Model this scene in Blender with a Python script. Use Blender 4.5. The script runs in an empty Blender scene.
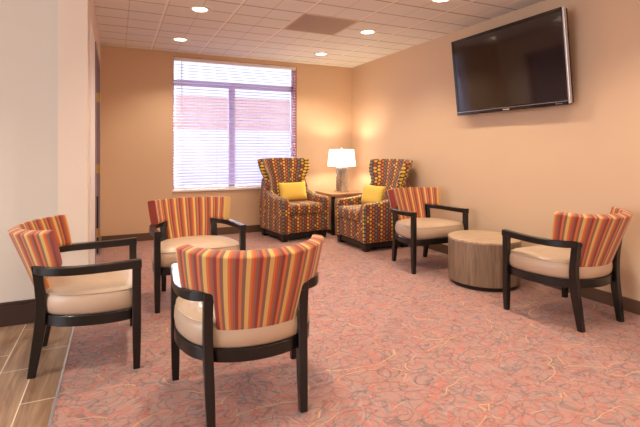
import bpy, bmesh, math, random
from mathutils import Vector, Matrix
random.seed(7)
PI = math.pi
SC = bpy.context.scene
COL = SC.collection

# ---------------------------------------------------------------- materials
def new_mat(name):
    m = bpy.data.materials.new(name); m.use_nodes = True
    nt = m.node_tree
    for n in list(nt.nodes): nt.nodes.remove(n)
    out = nt.nodes.new('ShaderNodeOutputMaterial')
    b = nt.nodes.new('ShaderNodeBsdfPrincipled')
    nt.links.new(b.outputs[0], out.inputs[0])
    return m, nt, b
def lin(c):
    f = lambda v: (v/255)/12.92 if v/255 <= .04045 else (((v/255)+.055)/1.055)**2.4
    return (f(c[0]), f(c[1]), f(c[2]), 1)
class N:
    """tiny node-expression helper"""
    def __init__(s, nt): s.nt = nt
    def node(s, t, **kw):
        n = s.nt.nodes.new(t)
        for k, v in kw.items(): setattr(n, k, v)
        return n
    def link(s, a, b): s.nt.links.new(a, b)
    def put(s, inp, v):
        if isinstance(v, bpy.types.NodeSocket): s.link(v, inp)
        else: inp.default_value = v
    def math(s, op, a, b=0.0, c=0.0):
        n = s.node('ShaderNodeMath', operation=op)
        s.put(n.inputs[0], a); s.put(n.inputs[1], b); s.put(n.inputs[2], c)
        return n.outputs[0]
    def mix(s, f, a, b):
        n = s.node('ShaderNodeMix', data_type='RGBA')
        s.put(n.inputs[0], f); s.put(n.inputs[6], a); s.put(n.inputs[7], b)
        return n.outputs[2]
    def ramp(s, f, stops, interp='LINEAR'):
        n = s.node('ShaderNodeValToRGB'); cr = n.color_ramp; cr.interpolation = interp
        while len(cr.elements) > 1: cr.elements.remove(cr.elements[-1])
        cr.elements[0].position = stops[0][0]; cr.elements[0].color = stops[0][1]
        for p, c in stops[1:]:
            e = cr.elements.new(p); e.color = c
        s.put(n.inputs[0], f); return n.outputs[0]
    def noise(s, vec, scale, detail=2, rough=.5, dist=0, out=0):
        n = s.node('ShaderNodeTexNoise')
        if vec is not None: s.link(vec, n.inputs['Vector'])
        n.inputs['Scale'].default_value = scale; n.inputs['Detail'].default_value = detail
        n.inputs['Roughness'].default_value = rough; n.inputs['Distortion'].default_value = dist
        return n.outputs[out]
    def bump(s, h, strength, dist, bsdf):
        n = s.node('ShaderNodeBump'); n.inputs['Strength'].default_value = strength
        n.inputs['Distance'].default_value = dist
        s.put(n.inputs['Height'], h); s.link(n.outputs[0], bsdf.inputs['Normal'])
    def geo(s): return s.node('ShaderNodeNewGeometry').outputs['Position']
    def obj(s): return s.node('ShaderNodeTexCoord').outputs['Object']
    def xyz(s, v):
        n = s.node('ShaderNodeSeparateXYZ'); s.link(v, n.inputs[0]); return n.outputs
    def comb(s, x, y, z=0.0):
        n = s.node('ShaderNodeCombineXYZ'); s.put(n.inputs[0], x); s.put(n.inputs[1], y); s.put(n.inputs[2], z)
        return n.outputs[0]
    def map(s, v, scale=(1,1,1), loc=(0,0,0), rot=(0,0,0)):
        n = s.node('ShaderNodeMapping'); s.link(v, n.inputs[0])
        n.inputs['Scale'].default_value = scale; n.inputs['Location'].default_value = loc; n.inputs['Rotation'].default_value = rot
        return n.outputs[0]

def plain(name, rgb, rough=.5, metal=0, var=.06, scale=30, bump=0, coat=0, spec=.5):
    m, nt, b = new_mat(name); n = N(nt)
    c = lin(rgb); nz = n.noise(n.obj(), scale, 3)
    lo = tuple(x*(1-var) for x in c[:3])+(1,); hi = tuple(min(1, x*(1+var)) for x in c[:3])+(1,)
    n.link(n.mix(nz, lo, hi), b.inputs['Base Color'])
    b.inputs['Roughness'].default_value = rough; b.inputs['Metallic'].default_value = metal
    b.inputs['Coat Weight'].default_value = coat
    b.inputs['Specular IOR Level'].default_value = spec
    if bump: n.bump(nz, bump, .002, b)
    return m

def wall_mat(name, rgb):
    m, nt, b = new_mat(name); n = N(nt); p = n.geo()
    big = n.noise(p, 1.3, 2); fine = n.noise(p, 160, 3, .7)
    c = lin(rgb)
    col = n.mix(big, tuple(x*.96 for x in c[:3])+(1,), tuple(x*1.03 for x in c[:3])+(1,))
    n.link(col, b.inputs['Base Color']); b.inputs['Roughness'].default_value = .62
    b.inputs['Specular IOR Level'].default_value = .3
    n.bump(fine, .12, .002, b)
    return m

def carpet_mat():
    m, nt, b = new_mat('patterned_carpet'); n = N(nt); p = n.geo()
    warpc = n.noise(p, 3.0, 2, .5, 0, 1)
    sub = n.node('ShaderNodeVectorMath', operation='SUBTRACT'); n.link(warpc, sub.inputs[0]); sub.inputs[1].default_value = (.5,.5,.5)
    sc = n.node('ShaderNodeVectorMath', operation='SCALE'); n.link(sub.outputs[0], sc.inputs[0]); sc.inputs['Scale'].default_value = .16
    add = n.node('ShaderNodeVectorMath', operation='ADD'); n.link(p, add.inputs[0]); n.link(sc.outputs[0], add.inputs[1])
    w = add.outputs[0]
    def arcs(scale, r, wd, loc, seedrot, stretch=(1,1,1), thr=None):
        mp = n.map(w, scale=stretch, loc=loc, rot=(0,0,seedrot))
        v = n.node('ShaderNodeTexVoronoi', voronoi_dimensions='2D'); n.link(mp, v.inputs['Vector'])
        v.inputs['Scale'].default_value = scale; v.inputs['Randomness'].default_value = 1
        d = n.math('ABSOLUTE', n.math('SUBTRACT', v.outputs['Distance'], r))
        a = n.math('SUBTRACT', 1.0, n.math('MULTIPLY', d, 1/wd)); a = n.math('MAXIMUM', a, 0.0)
        a = n.math('MINIMUM', n.math('MULTIPLY', a, 1.8), 1.0)
        if thr is not None:
            g = n.noise(mp, 6.0, 1)
            a = n.math('MULTIPLY', a, n.math('GREATER_THAN', g, thr))
        return a
    base = n.ramp(n.noise(w, 11, 3, .6, 1.2), [(.28, lin((118,100,96))), (.44, lin((160,132,122))), (.58, lin((168,126,110))), (.72, lin((130,114,106)))])
    col = n.mix(n.math('MULTIPLY', arcs(6.2, .42, .050, (1.3,.2,0), .3, (1,1.5,1)), .5), base, lin((104,84,84)))
    col = n.mix(n.math('MULTIPLY', arcs(8.5, .34, .060, (4.3,2.2,0), 1.1, (1.3,.8,1), .45), .55), col, lin((116,104,102)))
    def contour(scale, lo, wd, off, dist=.6):
        q = n.noise(n.map(w, loc=(off, off*.7, 0), scale=(1, 1.25, 1)), scale, 1, .5, dist)
        d = n.math('ABSOLUTE', n.math('SUBTRACT', q, lo))
        return n.math('MAXIMUM', n.math('SUBTRACT', 1.0, n.math('MULTIPLY', d, 1/wd)), 0.0)
    col = n.mix(n.math('MULTIPLY', contour(9, .50, .030, 3.1), .75), col, lin((98,74,74)))
    col = n.mix(n.math('MULTIPLY', contour(8, .46, .022, 8.7), .75), col, lin((186,92,76)))
    col = n.mix(n.math('MULTIPLY', contour(13, .54, .026, 5.9), .55), col, lin((194,112,94)))
    col = n.mix(n.math('MULTIPLY', arcs(5.3, .46, .026, (7.1,5.2,0), 2.0, (.8,1.3,1)), .7), col, lin((188,100,82)))
    col = n.mix(n.math('MULTIPLY', arcs(7.6, .40, .030, (2.1,9.2,0), .8, (1.5,.8,1), .42), .65), col, lin((188,106,88)))
    col = n.mix(n.math('MULTIPLY', arcs(6.0, .52, .034, (9.1,1.2,0), 2.6, (1,1,1), .5), .3), col, lin((190,160,150)))
    col = n.mix(n.math('MULTIPLY', arcs(3.1, .50, .014, (3.1,3.2,0), 1.7, (.7,1.5,1), .52), .7), col, lin((208,168,112)))
    fib = n.noise(p, 260, 2, .8)
    col = n.mix(n.math('MULTIPLY', fib, .3), col, lin((124,92,88)))
    n.link(col, b.inputs['Base Color']); b.inputs['Roughness'].default_value = .95
    b.inputs['Specular IOR Level'].default_value = .15
    b.inputs['Sheen Weight'].default_value = .15
    n.bump(n.math('ADD', fib, n.math('MULTIPLY', n.noise(w, 30, 2), 1.0)), .5, .004, b)
    return m

def plank_mat():
    m, nt, b = new_mat('wood_look_plank_tile'); n = N(nt); p = n.geo()
    sw = n.map(p, rot=(0,0,PI/2), loc=(0,.26,0))
    # brick texture: rows along world X, length along world Y
    xx = n.xyz(p)
    v = n.comb(xx[1], n.math('ADD', xx[0], .26+1.5))
    br = n.node('ShaderNodeTexBrick'); n.link(v, br.inputs['Vector'])
    br.inputs['Scale'].default_value = 1; br.inputs['Mortar Size'].default_value = .003
    br.inputs['Mortar Smooth'].default_value = .2
    br.inputs['Brick Width'].default_value = .61; br.inputs['Row Height'].default_value = .15
    br.offset = .37; br.inputs['Bias'].default_value = 0
    br.inputs['Color1'].default_value = (0,0,0,1); br.inputs['Color2'].default_value = (1,1,1,1)
    br.inputs['Mortar'].default_value = (.5,.5,.5,1)
    g = n.noise(n.map(p, scale=(26, 2.2, 1)), 1.0, 5, .6, .8)
    wood = n.ramp(g, [(.25, lin((98,74,58))), (.5, lin((142,112,88))), (.75, lin((178,148,120)))])
    tone = n.mix(n.math('MULTIPLY', br.outputs['Color'], .35), wood, lin((120,90,70)))
    col = n.mix(br.outputs['Fac'], tone, lin((214,196,172)))
    n.link(col, b.inputs['Base Color']); b.inputs['Roughness'].default_value = .32
    n.bump(n.math('SUBTRACT', 1.0, br.outputs['Fac']), .4, .002, b)
    return m

def ceiling_mat():
    m, nt, b = new_mat('acoustic_ceiling_tile'); n = N(nt); p = n.geo(); x = n.xyz(p)
    def line(c, off, pitch, w):
        f = n.math('FRACT', n.math('DIVIDE', n.math('SUBTRACT', c, off-pitch/2-pitch*60), pitch))
        return n.math('LESS_THAN', n.math('ABSOLUTE', n.math('SUBTRACT', f, .5)), w/pitch/2)
    tbx = line(x[0], 1.625, .61, .022); tby = line(x[1], 3.89, .61, .016)
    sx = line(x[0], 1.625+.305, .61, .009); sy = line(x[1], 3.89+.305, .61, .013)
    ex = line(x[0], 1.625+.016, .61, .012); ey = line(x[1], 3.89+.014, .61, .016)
    speck = n.noise(p, 90, 3, .7)
    base = n.mix(speck, lin((226,226,218)), lin((240,240,234)))
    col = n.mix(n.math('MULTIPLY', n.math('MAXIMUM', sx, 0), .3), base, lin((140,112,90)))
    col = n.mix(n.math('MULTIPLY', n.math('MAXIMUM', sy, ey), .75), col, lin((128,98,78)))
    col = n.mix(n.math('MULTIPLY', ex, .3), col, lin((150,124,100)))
    col = n.mix(n.math('MULTIPLY', tbx, .9), col, lin((252,248,240)))
    col = n.mix(n.math('MULTIPLY', tby, .3), col, lin((225,208,186)))
    n.link(col, b.inputs['Base Color']); b.inputs['Roughness'].default_value = .9
    b.inputs['Specular IOR Level'].default_value = .1
    n.bump(speck, .25, .003, b)
    return m

def stripe_mat():
    m, nt, b = new_mat('striped_upholstery'); n = N(nt)
    uv = n.node('ShaderNodeUVMap').outputs[0]; x = n.xyz(uv)
    f = n.math('FRACT', x[0])
    Y=(216,176,104); R=(196,88,54); M=(142,56,50); B=(132,98,80); O=(206,116,64)
    st = [(0,Y),(.12,B),(.28,O),(.42,M),(.58,B),(.70,R),(.81,O),(.92,Y)]
    c = n.ramp(f, [(p_, lin(q)) for p_, q in st], 'CONSTANT')
    weave = n.noise(n.map(uv, scale=(60, 260, 1)), 1.0, 2)
    c = n.mix(n.math('MULTIPLY', weave, .25), c, lin((120,60,40)))
    n.link(c, b.inputs['Base Color']); b.inputs['Roughness'].default_value = .75
    b.inputs['Specular IOR Level'].default_value = .25
    b.inputs['Sheen Weight'].default_value = .2
    n.bump(weave, .15, .001, b)
    return m

def dot_mat(side=False):
    m, nt, b = new_mat('dotted_upholstery_side' if side else 'dotted_upholstery'); n = N(nt)
    uv = n.node('ShaderNodeUVMap').outputs[0]; x = n.xyz(uv)
    if side: y = n.xyz(n.obj()); x = [y[1], y[2]]
    PX, PY = .038, .045
    u = n.math('DIVIDE', n.math('ADD', x[0], 5.0), PX); cu = n.math('FLOOR', u)
    par = n.math('MODULO', cu, 2.0)
    v = n.math('ADD', n.math('DIVIDE', n.math('ADD', x[1], 5.0), PY), n.math('MULTIPLY', par, .5)); cv = n.math('FLOOR', v)
    du = n.math('MULTIPLY', n.math('SUBTRACT', n.math('FRACT', u), .5), PX*1.05)
    dv = n.math('MULTIPLY', n.math('SUBTRACT', n.math('FRACT', v), .5), PY*1.06)
    d = n.math('SQRT', n.math('ADD', n.math('MULTIPLY', du, du), n.math('MULTIPLY', dv, dv)))
    dot = n.math('LESS_THAN', d, .0172)
    k = n.math('DIVIDE', n.math('ADD', n.math('MODULO', cu, 4.0), .5), 4.0)
    wn = n.node('ShaderNodeTexWhiteNoise', noise_dimensions='2D'); n.link(n.comb(cu, cv), wn.inputs['Vector'])
    c1 = n.ramp(k, [(0, lin((226,182,58))), (.25, lin((200,100,46))), (.5, lin((112,112,98))), (.75, lin((150,62,42)))], 'CONSTANT')
    c2 = n.ramp(k, [(0, lin((210,150,50))), (.25, lin((176,74,44))), (.5, lin((128,112,84))), (.75, lin((216,160,60)))], 'CONSTANT')
    c = n.mix(n.math('GREATER_THAN', wn.outputs[0], .7), c1, c2)
    c = n.mix(dot, lin((72,48,40)), c)
    n.link(c, b.inputs['Base Color']); b.inputs['Roughness'].default_value = .7
    b.inputs['Specular IOR Level'].default_value = .35; b.inputs['Sheen Weight'].default_value = .25
    n.bump(dot, .2, .001, b)
    return m

def grain_mat(name, c0, c1, c2, sc=(30,30,2), rough=.4, seams=False, coat=0):
    m, nt, b = new_mat(name); n = N(nt); p = n.obj()
    g = n.noise(n.map(p, scale=sc), 1.0, 5, .6, .6)
    col = n.ramp(g, [(.28, lin(c0)), (.5, lin(c1)), (.74, lin(c2))])
    if seams:
        x = n.xyz(p); ang = n.math('DIVIDE', n.math('ARCTAN2', x[1], x[0]), 2*PI/12)
        fr = n.math('ABSOLUTE', n.math('SUBTRACT', n.math('FRACT', n.math('ADD', ang, 20.0)), .5))
        wn = n.node('ShaderNodeTexWhiteNoise', noise_dimensions='1D'); n.link(n.math('FLOOR', n.math('ADD', ang, 20.0)), wn.inputs['W'])
        col = n.mix(n.math('MULTIPLY', wn.outputs[0], .3), col, lin(c0))
    n.link(col, b.inputs['Base Color']); b.inputs['Roughness'].default_value = rough
    b.inputs['Coat Weight'].default_value = coat
    n.bump(g, .08, .001, b)
    return m

def emit_mat(name, rgb, strength):
    m, nt, b = new_mat(name)
    b.inputs['Base Color'].default_value = lin(rgb); b.inputs['Emission Color'].default_value = lin(rgb)
    b.inputs['Emission Strength'].default_value = strength
    return m

def leather_mat():
    m, nt, b = new_mat('tan_seat_vinyl'); n = N(nt); p = n.obj()
    g = n.noise(p, 7, 3); f = n.noise(p, 220, 2, .7)
    n.link(n.mix(g, lin((178,150,124)), lin((194,168,144))), b.inputs['Base Color'])
    b.inputs['Roughness'].default_value = .36; b.inputs['Specular IOR Level'].default_value = .55
    n.bump(n.math('ADD', n.math('MULTIPLY', g, 2.5), n.math('MULTIPLY', f, .15)), .25, .006, b)
    return m

def blind_mat():
    m, nt, b = new_mat('white_blind_slat'); n = N(nt)
    c = n.mix(n.noise(n.obj(), 12, 2), lin((200,190,222)), lin((214,206,232)))
    n.link(c, b.inputs['Base Color']); b.inputs['Roughness'].default_value = .45
    return m

def glass_mat():
    m, nt, b = new_mat('clear_glass')
    b.inputs['Base Color'].default_value = (1,1,1,1); b.inputs['Roughness'].default_value = 0
    b.inputs['IOR'].default_value = 1.02; b.inputs['Transmission Weight'].default_value = 1
    return m

def mercury_mat():
    m, nt, b = new_mat('mercury_glass'); n = N(nt); p = n.obj()
    g = n.noise(n.map(p, scale=(5,5,4)), 1.0, 2, .5, .4)
    n.link(n.ramp(g, [(.3, lin((150,144,142))), (.5, lin((206,202,200))), (.7, lin((244,240,236)))]), b.inputs['Base Color'])
    b.inputs['Metallic'].default_value = .75
    n.link(n.math('MULTIPLY', g, .5), b.inputs['Roughness'])
    n.bump(g, .1, .002, b)
    return m

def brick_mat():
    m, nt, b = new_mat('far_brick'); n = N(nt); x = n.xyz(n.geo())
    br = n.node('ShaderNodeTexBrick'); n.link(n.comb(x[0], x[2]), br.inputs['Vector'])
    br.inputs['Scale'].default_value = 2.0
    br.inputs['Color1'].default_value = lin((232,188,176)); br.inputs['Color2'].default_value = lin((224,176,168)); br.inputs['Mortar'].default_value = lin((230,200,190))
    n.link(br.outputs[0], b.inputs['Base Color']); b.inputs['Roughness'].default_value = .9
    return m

def shade_mat():
    m, nt, b = new_mat('glowing_linen_shade'); n = N(nt)
    w = n.noise(n.map(n.obj(), scale=(200,200,200)), 1.0, 2)
    n.link(n.mix(w, lin((250,244,232)), lin((255,252,246))), b.inputs['Base Color'])
    b.inputs['Emission Color'].default_value = (1,.93,.80,1); b.inputs['Emission Strength'].default_value = 2.2
    b.inputs['Roughness'].default_value = .8
    return m

M = dict(
    peach=wall_mat('peach_wall_paint', (213,181,149)), grey=wall_mat('grey_wall_paint', (214,203,188)),
    white=wall_mat('pale_wall_paint', (226,208,190)), carpet=carpet_mat(), plank=plank_mat(), ceil=ceiling_mat(),
    basebd=plain('brown_rubber_base', (96,70,54), .45), basedk=plain('dark_baseboard', (58,38,32), .4),
    stripe=stripe_mat(), dots=dot_mat(), dotside=dot_mat(True), vinyl=leather_mat(),
    espresso=grain_mat('espresso_wood', (8,6,6), (12,9,8), (19,13,11), (20,20,4), .32, coat=.15),
    veneer=grain_mat('drum_veneer', (108,88,72), (142,118,96), (168,144,120), (26,26,2.5), .4, True),
    veneertop=grain_mat('drum_top_veneer', (158,130,104), (182,154,126), (200,174,146), (6,40,6), .33),
    tabletop=grain_mat('side_table_wood', (164,118,84), (188,142,104), (206,164,126), (4,30,4), .4),
    pale=plain('pale_panel', (214,188,160), .5), black=plain('gloss_black_plastic', (14,13,14), .18, coat=.5, var=.02),
    mattblack=plain('matt_black_plastic', (16,15,16), .55), screen=plain('dark_screen_glass', (22,16,15), .09, var=.02, spec=.9, coat=.3),
    silver=plain('brushed_silver', (205,200,198), .3, .8), chrome=plain('chrome', (225,220,214), .15, .95),
    brass=plain('brushed_brass', (204,170,110), .3, .7), mauve=plain('mauve_door_paint', (150,128,132), .4),
    doordk=plain('dark_sheet', (34,32,38), .4), yellow=plain('mustard_fabric', (226,190,84), .8, bump=.4, scale=120),
    blind=blind_mat(), frame=plain('pale_window_frame', (222,206,224), .4), cord=plain('cord_white', (210,206,214), .7),
    glass=glass_mat(), shade=shade_mat(), mercury=mercury_mat(), trimw=plain('white_fixture_trim', (246,238,226), .35),
    lens=emit_mat('lit_downlight_lens', (255,236,206), 14), bulb=emit_mat('lit_bulb', (255,226,180), 10),
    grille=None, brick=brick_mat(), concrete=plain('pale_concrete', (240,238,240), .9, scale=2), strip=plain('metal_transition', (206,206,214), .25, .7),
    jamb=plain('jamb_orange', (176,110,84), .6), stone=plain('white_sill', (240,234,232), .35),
    marks=plain('white_marks', (210,205,200), .5),
)
def grille():
    m, nt, b = new_mat('perforated_return_grille'); n = N(nt); x = n.xyz(n.geo())
    fx = n.math('SUBTRACT', n.math('FRACT', n.math('MULTIPLY', x[0], 70)), .5); fy = n.math('SUBTRACT', n.math('FRACT', n.math('MULTIPLY', x[1], 70)), .5)
    d = n.math('ADD', n.math('MULTIPLY', fx, fx), n.math('MULTIPLY', fy, fy))
    c = n.mix(n.math('LESS_THAN', d, .07), lin((178,154,132)), lin((84,66,54)))
    n.link(c, b.inputs['Base Color']); b.inputs['Roughness'].default_value = .6
    return m
M['grille'] = grille()

# ---------------------------------------------------------------- mesh helpers
def obj(name, bm, m, parent=None, smooth=False, loc=(0,0,0), rot=(0,0,0)):
    me = bpy.data.meshes.new(name)
    bmesh.ops.recalc_face_normals(bm, faces=bm.faces)
    bm.to_mesh(me); bm.free()
    for mm in (m if isinstance(m, (list, tuple)) else [m]): me.materials.append(mm)
    if smooth:
        for p in me.polygons: p.use_smooth = True
    o = bpy.data.objects.new(name, me); COL.objects.link(o)
    o.location = loc; o.rotation_euler = rot
    if parent: o.parent = parent
    return o
def tag(o, label, cat, group=None, kind=None):
    o['label'] = label; o['category'] = cat
    if group: o['group'] = group
    if kind: o['kind'] = kind
    return o
def thing(name, label, cat, loc=(0,0,0), rz=0, group=None):
    o = bpy.data.objects.new(name, None); COL.objects.link(o)
    o.empty_display_size = .1
    o.location = loc; o.rotation_euler = (0,0,rz)
    return tag(o, label, cat, group)
def struct(name, bm, m, parent=None, **k):
    o = obj(name, bm, m, parent, **k)
    o['kind'] = 'structure'
    return o
def box(bm, x0, x1, y0, y1, z0, z1, bev=0, seg=2, taper=None):
    vs = [bm.verts.new((x, y, z)) for z in (z0, z1) for y in (y0, y1) for x in (x0, x1)]
    if taper:
        cx, cy = (x0+x1)/2, (y0+y1)/2
        for v in vs[:4]: v.co.x = cx+(v.co.x-cx)*taper; v.co.y = cy+(v.co.y-cy)*taper
    fs = [bm.faces.new([vs[i] for i in q]) for q in ((0,2,3,1),(4,5,7,6),(0,1,5,4),(2,6,7,3),(0,4,6,2),(1,3,7,5))]
    if bev:
        es = list({e for f in fs for e in f.edges})
        bmesh.ops.bevel(bm, geom=es, offset=bev, segments=seg, affect='EDGES', profile=.5)
    return fs
def bx(*a, **k):
    bm = bmesh.new(); box(bm, *a, **k); return bm
def lathe(bm, prof, seg=48, closed=False):
    rings = []
    for r, z in prof:
        rings.append([bm.verts.new((r*math.cos(2*PI*i/seg), r*math.sin(2*PI*i/seg), z)) for i in range(seg)] if r > 1e-5 else [bm.verts.new((0,0,z))])
    for a, b in zip(rings, rings[1:]):
        for i in range(seg):
            j = (i+1) % seg
            if len(a) == 1 and len(b) == 1: continue
            if len(a) == 1: bm.faces.new((a[0], b[i], b[j]))
            elif len(b) == 1: bm.faces.new((a[i], a[j], b[0]))
            else: bm.faces.new((a[i], a[j], b[j], b[i]))
def cr(pts, n=8):
    """Catmull-Rom through tuples of any length"""
    out = []; P = [pts[0]]+list(pts)+[pts[-1]]
    for i in range(1, len(P)-2):
        for k in range(n):
            t = k/n
            out.append(tuple(.5*((2*b)+(-a+c)*t+(2*a-5*b+4*c-d)*t*t+(-a+3*b-3*c+d)*t**3) for a, b, c, d in zip(P[i-1], P[i], P[i+1], P[i+2])))
    out.append(tuple(pts[-1])); return out
def cr_closed(pts, n=8):
    out = []; L = len(pts)
    for i in range(L):
        a, b, c, d = pts[i-1], pts[i], pts[(i+1) % L], pts[(i+2) % L]
        for k in range(n):
            t = k/n
            out.append(tuple(.5*((2*q)+(-p+r)*t+(2*p-5*q+4*r-s)*t*t+(-p+3*q-3*r+s)*t**3) for p, q, r, s in zip(a, b, c, d)))
    return out
def sweep(bm, pts, up, chamfer=.18, closed=False):
    """pts: (x,y,z,w,h); rectangular chamfered section; w across, h along 'up'-ish"""
    n = len(pts); rings = []
    for i, p in enumerate(pts):
        c = Vector(p[:3])
        if closed: t = Vector(pts[(i+1) % n][:3])-Vector(pts[i-1][:3])
        else: t = Vector(pts[min(i+1, n-1)][:3])-Vector(pts[max(i-1, 0)][:3])
        t.normalize(); s = t.cross(Vector(up)); s.normalize(); u = s.cross(t); u.normalize()
        w, h = p[3]/2, p[4]/2; k = chamfer*min(w, h)
        sec = [(w-k, h), (w, h-k), (w, -h+k), (w-k, -h), (-w+k, -h), (-w, -h+k), (-w, h-k), (-w+k, h)]
        rings.append([bm.verts.new(c+s*a+u*b) for a, b in sec])
    R = rings+([rings[0]] if closed else [])
    for a, b in zip(R, R[1:]):
        for j in range(8): bm.faces.new((a[j], a[(j+1) % 8], b[(j+1) % 8], b[j]))
    if not closed:
        bm.faces.new(rings[0][::-1]); bm.faces.new(rings[-1])
def tube(bm, pts, r, seg=8, closed=False):
    n = len(pts); rings = []
    for i in range(n):
        if closed: t = Vector(pts[(i+1) % n])-Vector(pts[i-1])
        else: t = Vector(pts[min(i+1, n-1)])-Vector(pts[max(i-1, 0)])
        t.normalize(); a = Vector((0,0,1)) if abs(t.z) < .9 else Vector((1,0,0))
        s = t.cross(a).normalized(); u = s.cross(t)
        rings.append([bm.verts.new(Vector(pts[i])+(s*math.cos(2*PI*k/seg)+u*math.sin(2*PI*k/seg))*r) for k in range(seg)])
    R = rings+([rings[0]] if closed else [])
    for a, b in zip(R, R[1:]):
        for j in range(seg): bm.faces.new((a[j], a[(j+1) % seg], b[(j+1) % seg], b[j]))
    if not closed: bm.faces.new(rings[0][::-1]); bm.faces.new(rings[-1])
def box_uv(o, swap=False):
    me = o.data; uv = me.uv_layers.new(name='UVMap')
    for p in me.polygons:
        n = p.normal; a = (abs(n.x), abs(n.y), abs(n.z)); k = a.index(max(a))
        for li in p.loop_indices:
            c = me.vertices[me.loops[li].vertex_index].co
            uv.data[li].uv = (c.y, c.z) if k == 0 else (c.x, c.z) if k == 1 else (c.x, c.y)
def mod_bevel(o, w, seg=3):
    b = o.modifiers.new('bevel', 'BEVEL'); b.width = w; b.segments = seg; b.limit_method = 'ANGLE'; b.angle_limit = .6
def mod_sub(o, l=2):
    s = o.modifiers.new('subsurf', 'SUBSURF'); s.levels = l; s.render_levels = l
def dup(root, loc, rz, label, group=None):
    r = root.copy(); COL.objects.link(r); r.location = loc; r.rotation_euler = (0,0,rz); r['label'] = label
    if group: r['group'] = group
    for ch in list(root.children):
        c = ch.copy(); COL.objects.link(c); c.parent = r
        for g in ch.children:
            d = g.copy(); COL.objects.link(d); d.parent = c
    return r

# ---------------------------------------------------------------- room
XR, YB, XL, ZC = 3.40, 6.17, -.185, 2.49
YR, XF = -4.2, -4.6        # rear wall and far lobby wall behind the viewpoint
WX0, WX1, WZ0, WZ1 = .68, 2.455, .645, 2.432
struct('floor', bx(-.26, XR+.1, YR, YB+.1, -.08, 0), M['carpet'])
struct('floor_tile', bx(XF, -.262, YR, 3.58, -.08, 0), M['plank'])
struct('trim_1', bx(-.268, -.256, YR, 3.448, 0, .004, bev=.001), M['strip'])
struct('ceiling', bx(XF, XR+.1, YR, YB+.1, ZC, ZC+.1), M['ceil'])
bm = bmesh.new()
box(bm, -.365, WX0, YB, YB+.22, 0, ZC); box(bm, WX1, XR+.1, YB, YB+.22, 0, ZC)
box(bm, WX0, WX1, YB, YB+.22, 0, WZ0-.02); box(bm, WX0, WX1, YB, YB+.22, WZ1, ZC)
struct('wall_back', bm, M['peach'])
struct('wall_right', bx(XR, XR+.1, YR, YB, 0, ZC), M['peach'])
bm = bmesh.new(); DY0, DY1, DZ = 4.5, 5.55, 2.107
box(bm, -.363, XL, 3.45, DY0, 0, ZC); box(bm, -.363, XL, DY1, YB, 0, ZC); box(bm, -.363, XL, DY0, DY1, DZ, ZC)
struct('wall_left', bm, M['white'])
struct('wall_lobby', bx(XF, -.363, 3.57, 3.67, 0, ZC), M['grey'])
struct('wall_rear', bx(XF, XR+.1, YR-.1, YR, 0, ZC), M['peach'])
struct('wall_far', bx(XF-.1, XF, YR, 3.67, 0, ZC), M['grey'])
def baseboard(name, b, m): 
    o = struct(name, b, m); mod_bevel(o, .004, 2); return o
baseboard('baseboard_right', bx(XR-.012, XR, YR, YB-.012, 0, .10), M['basebd'])
baseboard('baseboard_back', bx(XL, XR-.012, YB-.012, YB, 0, .10), M['basebd'])
bm = bmesh.new(); box(bm, XL, XL+.012, DY1+.06, YB-.012, 0, .10); box(bm, XL, XL+.012, 3.46, 3.72, 0, .10)
baseboard('baseboard_left', bm, M['basebd'])
bm = bmesh.new(); box(bm, XF, -.365, 3.552, 3.57, 0, .135); box(bm, XF, -.365, 3.558, 3.57, .135, .16)
baseboard('baseboard_lobby', bm, M['basedk'])
struct('wall_glare_strip', bx(XL, XL+.006, 3.72, DY0-.06, .0, 2.16, bev=.002), M['stone'])  # white sheet painting in window light that grazes the wall
# door in the left wall
bm = bmesh.new()
box(bm, -.262, XL+.006, DY1-.012, DY1+.0, 0, DZ); box(bm, -.262, XL+.006, DY0, DY0+.012, 0, DZ); box(bm, -.262, XL+.006, DY0, DY1, DZ-.012, DZ)
box(bm, XL, XL+.014, DY0-.06, DY0, 0, DZ+.05); box(bm, XL, XL+.014, DY1, DY1+.05, 0, DZ+.05); box(bm, XL, XL+.014, DY0, DY1, DZ, DZ+.05)
d = struct('door_1', bx(-.30, -.262, DY0+.012, DY1-.012, .01, DZ-.012), M['mauve'])
obj('door_frame', bm, M['mauve'], d)
for z in (1.77, .97, .25):
    b = bmesh.new(); box(b, -.235, -.176, DY1-.018, DY1-.012, z-.05, z+.05, bev=.002)
    r = bmesh.ops.create_cone(b, cap_ends=True, segments=12, radius1=.009, radius2=.009, depth=.115)
    bmesh.ops.translate(b, verts=r['verts'], vec=(-.176, DY1-.02, z)); obj('hinge', b, M['brass'], d)
b = bmesh.new(); tube(b, [(-.262,4.62,1.0),(-.21,4.62,1.0),(-.205,4.64,1.0),(-.205,4.74,1.0)], .009)
obj('door_handle', b, M['brass'], d)
obj('dark_jamb_sheet', bx(-.262, -.19, DY1-.016, DY1-.012, .02, .66), M['doordk'], d)  # dark sheet over the lower part of the far jamb

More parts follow.
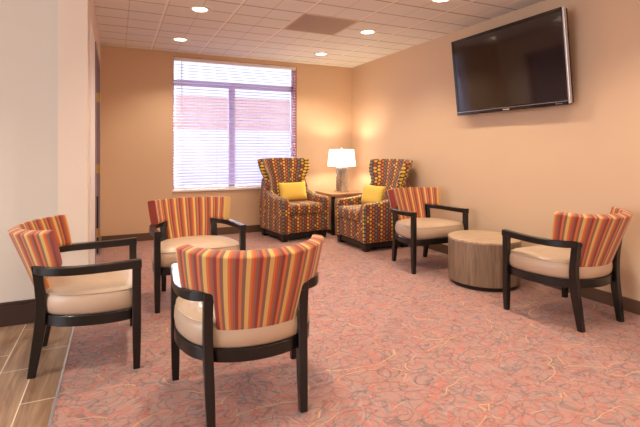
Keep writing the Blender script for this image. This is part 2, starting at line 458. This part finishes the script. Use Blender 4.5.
# ---------------------------------------------------------------- window
bm = bmesh.new(); fy0, fy1 = YB+.13, YB+.18
for a in ((WX0,WX0+.03,WZ0,WZ1),(WX1-.04,WX1,WZ0,WZ1),(WX0,WX1,WZ0,WZ0+.03),(WX0,WX1,WZ1-.03,WZ1),(WX0,WX1,2.07,2.14),(1.46,1.55,WZ0,2.07)):
    box(bm, a[0], a[1], fy0, fy1, a[2], a[3])
w = struct('window_1', bm, M['frame'])
obj('pane', bx(WX0+.05, WX1-.05, fy0+.02, fy0+.026, WZ0+.05, WZ1-.04), M['glass'], w)
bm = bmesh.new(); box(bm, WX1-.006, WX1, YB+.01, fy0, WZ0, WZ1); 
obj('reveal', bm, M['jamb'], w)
obj('window_sill', bx(WX0-.012, WX1+.012, YB-.018, fy0, WZ0-.028, WZ0-.002, bev=.004), M['stone'], w)
wb = thing('window_blind', 'white horizontal slat blind lowered over the window on the back wall', 'blind', ((WX0+WX1)/2, YB+.035, WZ0))
hw = (WX1-WX0)/2-.008; H = WZ1-WZ0
obj('headrail', bx(-hw, hw, -.028, .028, H-.05, H-.006, bev=.004), M['stone'], wb)
bm = bmesh.new(); pitch = .0408; ns = int((H-.09)/pitch); ta = math.radians(19)
for i in range(ns):
    z = .035+pitch*(i+.6)
    pts = [(-.0235, -.0005), (0, .0022), (.0235, -.0005)]
    top = []; bot = []
    for yy, zz in pts:
        Y = yy*math.cos(ta)-zz*math.sin(ta); Z = yy*math.sin(ta)+zz*math.cos(ta)
        top.append([bm.verts.new((s*hw, Y, z+Z+.0012)) for s in (-1, 1)]); bot.append([bm.verts.new((s*hw, Y, z+Z-.0012)) for s in (-1, 1)])
    for q in (0, 1):
        bm.faces.new((top[q][0], top[q][1], top[q+1][1], top[q+1][0])); bm.faces.new((bot[q][0], bot[q+1][0], bot[q+1][1], bot[q][1]))
    bm.faces.new((top[0][0], bot[0][0], bot[0][1], top[0][1])); bm.faces.new((top[2][0], top[2][1], bot[2][1], bot[2][0]))
obj('slats', bm, M['blind'], wb)
obj('bottom_rail', bx(-hw, hw, -.025, .025, .004, .024, bev=.004), M['stone'], wb)
bm = bmesh.new()
for x in (-hw+.12, -.30, .30, hw-.12):
    for y in (-.026, .026): tube(bm, [(x, y, .02), (x, y, H-.03)], .0014, 5)
obj('ladder_cord', bm, M['cord'], wb)
bm = bmesh.new(); tube(bm, [(-hw+.10, -.034, H-.04), (-hw+.10, -.036, H-.75)], .004, 8)
obj('tilt_wand', bm, M['cord'], wb)

# outside
g = struct('ground', bx(-14, 22, YB+.25, 40, -.3, -.15), M['concrete'])
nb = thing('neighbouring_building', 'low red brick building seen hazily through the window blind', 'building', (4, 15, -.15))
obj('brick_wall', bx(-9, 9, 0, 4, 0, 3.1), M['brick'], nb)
obj('lower_band', bx(-9.02, 9.02, -.06, 0, 0, 2.0), M['concrete'], nb)
obj('parapet', bx(-9.1, 9.1, -.12, 4, 3.1, 3.35), M['concrete'], nb)

# ---------------------------------------------------------------- striped armchairs
RAIL = [(0,-.262),(.16,-.258),(.275,-.243),(.312,-.19),(.322,-.08),(.305,.03),(.262,.135),(.19,.205),(.10,.242),(0,.254)]
RAIL = RAIL+[(-x, y) for x, y in RAIL[-2:0:-1]]
RAIL = cr_closed(RAIL, 5)
def ring_scaled(off, z):
    out = []
    for x, y in RAIL:
        r = math.hypot(x, y); k = (r+off)/r; out.append((x*k, y*k, z))
    return out
TH = math.radians(75); TL = math.radians(40)
def back_pt(th, z):
    f = (z-.385)/(.748-.385); f2 = max(0, min(1, f))
    q = lambda a, b, c: a*(1-f2)*(1-2*f2)+4*b*f2*(1-f2)+c*f2*(2*f2-1)
    yc, W, D = q(.258,.328,.400), q(.285,.328,.354), q(.20,.268,.312)
    return Vector((W*math.sin(th), yc-D*(1-math.cos(th)), z+.020*max(0, f2-.4)/.6*(abs(th)/TH)**2))
def make_armchair(label):
    t = thing('striped_armchair', label, 'chair', group='striped barrel armchairs')
    bm = bmesh.new(); prof = [(-.05,.312),(-.012,.316),(.006,.335),(.012,.37),(.009,.405),(-.003,.430),(-.03,.445),(-.07,.453),(-.14,.459),(-.21,.462)]
    rings = [[bm.verts.new(p) for p in ring_scaled(o_, z)] for o_, z in prof]
    n = len(rings[0])
    for a, b in zip(rings, rings[1:]):
        for i in range(n): bm.faces.new((a[i], a[(i+1) % n], b[(i+1) % n], b[i]))
    c = bm.verts.new((0, 0, .463)); c2 = bm.verts.new((0, 0, .312))
    for i in range(n): bm.faces.new((rings[-1][i], rings[-1][(i+1) % n], c)); bm.faces.new((rings[0][(i+1) % n], rings[0][i], c2))
    seat = obj('seat', bm, M['vinyl'], t, True)
    bm = bmesh.new(); tube(bm, ring_scaled(.0, .429), .0035, 6, True); obj('piping', bm, M['vinyl'], seat, True)
    bm = bmesh.new(); sweep(bm, [(x, y, z, .028, .056) for x, y, z in ring_scaled(-.004, .294)], (0,0,1), closed=True)
    obj('seat_rail', bm, M['espresso'], t)
    # upholstered wrap-around back: T-shaped shell, wings above the arms
    bm = bmesh.new(); uvl = bm.loops.layers.uv.new('UVMap')
    NU = 44; zs = [.400,.410,.44,.48,.52,.556,.566,.60,.64,.68,.715,.738,.748]
    h_ = [-TH, -TH*.988, -TH*.965]+[-TH*.93+TH*.93*2*i/(NU-4) for i in range(NU-3)]+[TH*.965, TH*.988, TH]; ths = sorted(h_)
    V = {}
    def vert(i, k):
        if (i, k) not in V:
            th = ths[i]; z = zs[k]
            V[i, k] = bm.verts.new(back_pt(th, z))
        return V[i, k]
    for i in range(len(ths)-1):
        for k in range(len(zs)-1):
            tm = abs((ths[i]+ths[i+1])/2)
            if zs[k] < .56 and tm > TL: continue
            f = bm.faces.new((vert(i, k), vert(i+1, k), vert(i+1, k+1), vert(i, k+1)))
            for l, (ii, kk) in zip(f.loops, ((i, k), (i+1, k), (i+1, k+1), (i, k+1))): l[uvl].uv = (ths[ii]/.275+20.3, zs[kk])
    # normals outward so that the solidify grows inward
    me = bpy.data.meshes.new('backrest'); bm.normal_update()
    o = obj('backrest', bm, M['stripe'], t, True)
    if o.data.polygons[len(o.data.polygons)//2].normal.y < 0: o.data.flip_normals()
    s = o.modifiers.new('solid', 'SOLIDIFY'); s.thickness = .058; s.offset = -1
    mod_sub(o, 2)
    for s_ in (-1, 1):
        bm = bmesh.new(); sweep(bm, cr([(s_*.319,-.238,0,.034,.034),(s_*.320,-.238,.16,.042,.042),(s_*.320,-.238,.34,.044,.044),(s_*.320,-.238,.56,.044,.044)], 4), (0,1,0))
        obj('leg', bm, M['espresso'], t)
        bm = bmesh.new(); sweep(bm, cr([(s_*.204,.262,0,.034,.038),(s_*.207,.242,.13,.040,.046),(s_*.211,.222,.27,.042,.052),(s_*.213,.218,.38,.042,.048),(s_*.213,.225,.48,.042,.046),(s_*.213,.238,.582,.042,.046)], 5), (0,1,0))
        obj('leg', bm, M['espresso'], t)
        bm = bmesh.new(); sweep(bm, cr([(s_*.320,-.262,.566,.046,.046),(s_*.324,-.12,.561,.046,.042),(s_*.323,.0,.559,.046,.042),(s_*.310,.11,.560,.046,.042),(s_*.276,.19,.563,.046,.044),(s_*.230,.228,.566,.046,.046),(s_*.190,.241,.567,.046,.046)], 6), (0,0,1))
        obj('armrest', bm, M['espresso'], t)
    return t
A = make_armchair('striped barrel armchair at the left, standing partly on the wood-look tile')
A.location = (-.141, 2.909, 0); A.rotation_euler = (0,0,PI/2)
dup(A, (.578, 2.12, 0), math.radians(176.5), 'nearest striped barrel armchair, its curved back turned to the viewer')
dup(A, (.572, 3.655, 0), math.radians(3), 'striped barrel armchair below the window, facing the viewer')
dup(A, (2.886, 3.68, 0), 0, 'striped barrel armchair between a dotted wing chair and the round drum table')
dup(A, (2.945, 2.155, 0), PI, 'striped barrel armchair at the right below the television, seen from behind')

# ---------------------------------------------------------------- dotted wing chairs
def make_wing(label):
    t = thing('wing_chair', label, 'chair', group='dotted wing chairs')
    o = obj('lower_body', bx(-.345, .345, -.335, .30, .105, .335), M['dots'], t, True); box_uv(o); mod_bevel(o, .015)
    o = obj('seat_cushion', bx(-.262, .262, -.365, .22, .335, .475), M['dots'], t, True); box_uv(o); mod_bevel(o, .04, 5)
    prof = [(-.355,.10),(-.362,.49),(-.352,.535),(-.325,.555),(-.20,.560),(-.05,.575),(.08,.605),(.17,.65),(.24,.74),(.30,.80),(.345,.78),(.335,.45),(.31,.10)]
    for s in (-1, 1):
        bm = bmesh.new(); L = []
        for x in (.255, .365):
            ring = []
            for y, z in prof:
                fl = max(0, min(1, (z-.55)/.25))
                xx = x-fl*.055 if z > .1 else x-.01
                ring.append(bm.verts.new((s*xx, y, z)))
            L.append(ring)
        n = len(prof); bm.faces.new(L[0][::-1]); bm.faces.new(L[1])
        for i in range(n): bm.faces.new((L[0][i], L[0][(i+1) % n], L[1][(i+1) % n], L[1][i]))
        o = obj('armrest', bm, M['dots'], t, True); 
        bpy.context.view_layer.update(); box_uv(o); mod_bevel(o, .03, 4)
    bm = bmesh.new(); uvl = bm.loops.layers.uv.new('UVMap')
    zs = [.30,.45,.58,.66,.72,.77,.82,.87,.92,.97,1.01,1.045,1.06]
    wv = {.30:.27,.45:.27,.58:.285,.66:.285,.72:.275,.77:.272,.82:.285,.87:.315,.92:.34,.97:.355,1.01:.362,1.045:.362,1.06:.358}
    fw = {.30:.02,.45:.04,.58:.12,.66:.15,.72:.14,.77:.13,.82:.135,.87:.15,.92:.16,.97:.165,1.01:.16,1.045:.155,1.06:.15}
    NU = 20; g = []
    for z in zs:
        row = []
        for i in range(NU+1):
            u = -1+2*i/NU; yb = .205+.14*max(0, z-.45)/.6
            k = max(0, (abs(u)-.58)/.42); y = yb-fw[z]*k**1.4
            row.append((bm.verts.new((wv[z]*math.copysign(abs(u)**.92, u), y, z+.012*(1-u*u)*(z > 1.0))), u))
        g.append(row)
    for k in range(len(zs)-1):
        for i in range(NU):
            q = (g[k][i], g[k][i+1], g[k+1][i+1], g[k+1][i]); f = bm.faces.new([a[0] for a in q])
            for l, a in zip(f.loops, q): l[uvl].uv = (a[1]*.36, a[0].co.z)
    o = obj('backrest', bm, [M['dots'], M['dotside']], t, True)
    if o.data.polygons[len(o.data.polygons)//2].normal.y > 0: o.data.flip_normals()
    s = o.modifiers.new('solid', 'SOLIDIFY'); s.thickness = .085; s.offset = -1; s.material_offset_rim = 1
    mod_sub(o, 1)
    o = obj('plinth', bx(-.325, .325, -.315, .28, .035, .105), M['espresso'], t); mod_bevel(o, .006)
    for x in (-.30, .30):
        for y in (-.29, .25):
            b = bx(x-.04, x+.04, y-.04, y+.04, 0, .09, bev=.005, taper=.85); obj('leg', b, M['espresso'], t)
    return t
W1 = make_wing('dotted wing chair in front of the window, left of the lit lamp')
w1l, w1r = (2.20, 5.67, 0), math.radians(9)
W1.location = w1l; W1.rotation_euler = (0,0,w1r)
w2l, w2r = (2.915, 4.745, 0), math.radians(-88)
dup(W1, w2l, w2r, 'dotted wing chair against the right wall, right of the lit lamp')
def pillow(chair_loc, rz, label, dx=0, dy=0):
    bm = bmesh.new(); nu, nv = 20, 14; wh, hh, th = .215, .132, .055
    F = {}
    for s in (-1, 1):
        for i in range(nu+1):
            for j in range(nv+1):
                u, v = -1+2*i/nu, -1+2*j/nv
                e = (1-u**4)*(1-v**4)
                if e < 1e-6 and s == 1: F[s, i, j] = F[-1, i, j]; continue
                pinch = 1-.05*(1-abs(u)**2)*(abs(v)**3); pin2 = 1-.05*(1-v*v)*abs(u)**3
                F[s, i, j] = bm.verts.new((u*wh*pin2, s*th*max(e, 0)**.5, v*hh*pinch))
    for s in (-1, 1):
        for i in range(nu):
            for j in range(nv): bm.faces.new((F[s, i, j], F[s, i+1, j], F[s, i+1, j+1], F[s, i, j+1]))
    R = Matrix.Rotation(rz, 4, 'Z')
    p = R @ Vector((dx, dy, 0))
    o = obj('lumbar_pillow', bm, M['yellow'], None, True, (chair_loc[0]+p.x, chair_loc[1]+p.y, .610), (math.radians(-16), 0, rz))
    tag(o, label, 'pillow', 'mustard lumbar pillows')
pillow(w1l, w1r, 'mustard yellow lumbar pillow on the dotted wing chair by the window', 0, -.005)
pillow(w2l, w2r, 'mustard yellow lumbar pillow on the dotted wing chair against the right wall', 0, -.005)

# ---------------------------------------------------------------- lamp table and lamp
st = thing('side_table', 'square brown wood side table in the corner under the lamp', 'table', (2.99, 5.73, 0))
o = obj('tabletop', bx(-.30, .30, -.28, .28, .535, .57, bev=.004), M['tabletop'], st)
for x in (-.265, .265):
    for y in (-.245, .245): obj('leg', bx(x-.022, x+.022, y-.022, y+.022, 0, .535, bev=.003), M['espresso'], st)
obj('side_panel', bx(-.275, -.262, -.222, .222, .06, .535), M['pale'], st)
obj('lower_shelf', bx(-.262, .262, -.24, .24, .09, .115), M['tabletop'], st)
obj('apron', bx(-.24, .24, -.262, -.245, .47, .535), M['tabletop'], st)
lx, ly = 2.97, 5.70
lp = thing('table_lamp', 'lit table lamp with white drum shade and square mercury glass body', 'lamp', (lx, ly, .57), math.radians(20))
obj('lamp_base', bx(-.075, .075, -.075, .075, 0, .02, bev=.003), M['chrome'], lp)
obj('lamp_body', bx(-.058, .058, -.058, .058, .02, .355, bev=.006), M['mercury'], lp)
obj('side_bar', bx(.066, .088, -.05, .05, .02, .352, bev=.004), M['silver'], lp)
obj('lamp_cap', bx(-.04, .045, -.04, .04, .355, .372, bev=.003), M['chrome'], lp)
bm = bmesh.new(); tube(bm, [(0,0,.372),(0,0,.62)], .006); obj('stem', bm, M['chrome'], lp)
bm = bmesh.new(); lathe(bm, [(.205,.378),(.178,.618),(.175,.618),(.202,.378),(.205,.378)], 64); shade = obj('lamp_shade', bm, M['shade'], lp, True)
bm = bmesh.new(); lathe(bm, [(0,.655),(.010,.650),(.012,.640),(.006,.628),(.009,.62),(0,.618)], 16); obj('finial', bm, M['chrome'], lp, True)
bm = bmesh.new(); lathe(bm, [(0,.545),(.022,.535),(.03,.51),(.026,.485),(.013,.46),(.013,.44),(0,.44)], 20); obj('bulb', bm, M['bulb'], lp, True)

# ---------------------------------------------------------------- drum table
dt = thing('drum_table', 'round drum side table in vertical wood veneer between two striped armchairs', 'table', (2.985, 2.975, 0))
bm = bmesh.new(); lathe(bm, [(0,.0),(.285,.0),(.288,.004),(.288,.04),(0,.04)], 72); obj('plinth', bm, M['espresso'], dt)
bm = bmesh.new(); lathe(bm, [(0,.035),(.303,.035),(.307,.039),(.307,.388),(.305,.392),(0,.392)], 72); obj('drum', bm, M['veneer'], dt)
bm = bmesh.new(); lathe(bm, [(0,.390),(.307,.390),(.309,.393),(.309,.404),(.307,.407),(0,.407)], 72); obj('tabletop', bm, M['veneertop'], dt)

# ---------------------------------------------------------------- television
tvw, tvh = 1.29, .78
tv = thing('television', 'large flat black television tilted down on the right wall', 'television', (3.30, 3.008, 1.545), PI/2)
TL_ = Matrix.Rotation(math.radians(-6.2), 4, 'X')
def tvpart(name, bm, m, parent=None):
    bmesh.ops.transform(bm, matrix=TL_, verts=bm.verts); return obj(name, bm, m, parent or tv)
# local: front = +Y after a +90 turn faces -X
w2 = tvw/2
body = tvpart('back_housing', bx(-w2+.01, w2-.01, -.055, -.008, .01, tvh-.01, bev=.01), M['mattblack'])
bm = bmesh.new()
box(bm, -w2, w2, -.012, .012, tvh-.028, tvh, bev=.004); box(bm, -w2, w2, -.012, .014, 0, .045, bev=.006)
box(bm, -w2, -w2+.03, -.012, .012, 0, tvh, bev=.004); box(bm, w2-.03, w2, -.012, .012, 0, tvh, bev=.004)
bez = tvpart('bezel', bm, M['black'])
tvpart('screen', bx(-w2+.028, w2-.028, -.008, .006, .043, tvh-.026), M['screen'])
tvpart('edge_trim', bx(-w2-.004, -w2+.012, -.014, .017, .01, tvh-.002, bev=.003), M['silver'])
tvpart('edge_trim', bx(-w2+.02, w2-.02, .012, .016, .030, .034), M['silver'])
bm = bmesh.new()
for i, (a, b) in enumerate(((-.045,-.033),(-.028,-.018),(-.013,-.003),(.003,.012),(.018,.030))): box(bm, a, b, .0135, .0155, .010, .020)
tvpart('badge', bm, M['marks'])
bm = bmesh.new()
for i in range(3): box(bm, -w2+.07+i*.022, -w2+.082+i*.022, .0135, .0155, .014, .018)
tvpart('control_marks', bm, M['marks'])
bm = bmesh.new(); box(bm, -.25, .25, -.098, -.088, .22, .60); box(bm, -.17, -.13, -.125, -.05, .2, .62); box(bm, .13, .17, -.125, -.05, .2, .62)
obj('wall_mount', bm, M['mattblack'], tv)

# ---------------------------------------------------------------- ceiling fixtures
spots = [(.70,4.19,'left-hand downlight nearer the viewer'),(.68,5.43,'left-hand downlight above the window'),(2.525,4.22,'recessed downlight right of the air grille'),
         (2.525,5.45,'recessed downlight nearest the room corner'),(2.55,3.03,'recessed downlight above and left of the television'),
         (.70,2.98,None),(.70,1.6,None),(2.55,1.6,None),(.70,0,None),(2.55,0,None),(-1.5,2.2,None),(-1.5,.2,None),(.70,-2,None),(2.55,-2,None)]  # this row: unseen downlights added to fill the room with light
LABELS = {0:'round lit recessed downlight at the left, nearer the viewer', 1:'round lit recessed downlight at the left, just above the window',
          2:'round lit recessed downlight just right of the square air grille', 3:'round lit recessed downlight nearest the room corner above the lamp',
          4:'round lit recessed downlight nearest the television', }
first = None
for i, (x, y, _) in enumerate(spots):
    if i >= 5: lab = 'round lit recessed downlight added out of view to fill the room'
    else: lab = LABELS[i]
    if first is None:
        first = thing('recessed_downlight', lab, 'light', (x, y, ZC), 0, 'recessed ceiling downlights')
        bm = bmesh.new(); lathe(bm, [(.066,-.002),(.072,-.008),(.092,-.007),(.098,0),(.066,0),(.066,-.002)], 40); obj('trim_ring', bm, M['trimw'], first, True)
        bm = bmesh.new(); lathe(bm, [(0,-.005),(.05,-.005),(.068,-.002),(.068,-.001),(0,-.001)], 40); obj('lens', bm, M['lens'], first, True)
    else: dup(first, (x, y, ZC), 0, lab)
ag = thing('air_return_grille', 'square grey perforated air return grille in the tiled ceiling', 'vent', (1.93, 4.195, ZC))
obj('perforated_panel', bx(-.29, .29, -.29, .29, -.004, 0), M['grille'], ag)
bm = bmesh.new()
for a in ((-.305,.305,-.305,-.288),(-.305,.305,.288,.305),(-.305,-.288,-.288,.288),(.288,.305,-.288,.288)): box(bm, *a, -.006, 0)
obj('grille_frame', bm, plain('grille_frame_paint', (206,184,160), .5), ag)

# ---------------------------------------------------------------- lights
def light(name, kind, loc, energy, color, rot=(0,0,0), **k):
    l = bpy.data.lights.new(name, kind); l.energy = energy; l.color = color
    for a, b in k.items(): setattr(l, a, b)
    o = bpy.data.objects.new(name, l); COL.objects.link(o); o.location = loc; o.rotation_euler = rot
    return o
WARM = (1,.86,.67)
for x, y, _ in spots:
    light('downlight_lamp', 'SPOT', (x, y, ZC-.02), 78, WARM, spot_size=math.radians(125), spot_blend=.8, shadow_soft_size=.06)
light('table_lamp_light', 'POINT', (lx, ly, .57+.50), 65, (1,.80,.56), shadow_soft_size=.04)
light('window_daylight', 'AREA', ((WX0+WX1)/2, YB+.23, (WZ0+WZ1)/2), 1, (1,1,1), (-PI/2,0,0), shape='RECTANGLE', size=WX1-WX0, size_y=H)
light('daylight_sun', 'SUN', (1.5, 9, 5), 27, (.82,.82,1), (-math.radians(66),0,0), angle=math.radians(28))
p = SC.objects['window_daylight']; p.data.cycles.is_portal = True
light('lobby_daylight', 'AREA', (-4.4, .8, 1.5), 150, (.80,.86,1), (PI/2,0,-PI/2), shape='RECTANGLE', size=3.2, size_y=2.0)
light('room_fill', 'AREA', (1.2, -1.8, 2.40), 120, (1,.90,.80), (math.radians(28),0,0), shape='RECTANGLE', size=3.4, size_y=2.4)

wd = bpy.data.worlds.new('sky'); SC.world = wd; wd.use_nodes = True
nt = wd.node_tree; bg = nt.nodes['Background']; n = N(nt)
tc = n.node('ShaderNodeTexCoord').outputs['Generated']; z = n.xyz(tc)[2]
n.link(n.ramp(z, [(0, (.86,.88,1,1)), (.5, (.70,.78,1,1)), (1, (.55,.68,1,1))]), bg.inputs[0]); bg.inputs[1].default_value = 1.45

# ---------------------------------------------------------------- camera
cam = bpy.data.cameras.new('camera'); co = bpy.data.objects.new('camera', cam); COL.objects.link(co); SC.camera = co
co.location = (0, 0, 1.18); co.rotation_euler = (PI/2, 0, -math.atan(203/441))
cam.sensor_width = 36; cam.sensor_fit = 'HORIZONTAL'; cam.lens = 441/640*36; cam.shift_y = -63.5/640; cam.clip_start = .02
SC.view_settings.view_transform = 'Standard'; SC.view_settings.look = 'None'
SC.view_settings.exposure = .15; SC.view_settings.gamma = 1
SC.cycles.use_denoising = True
SC.cycles.max_bounces = 8; SC.cycles.diffuse_bounces = 5; SC.cycles.sample_clamp_indirect = 6
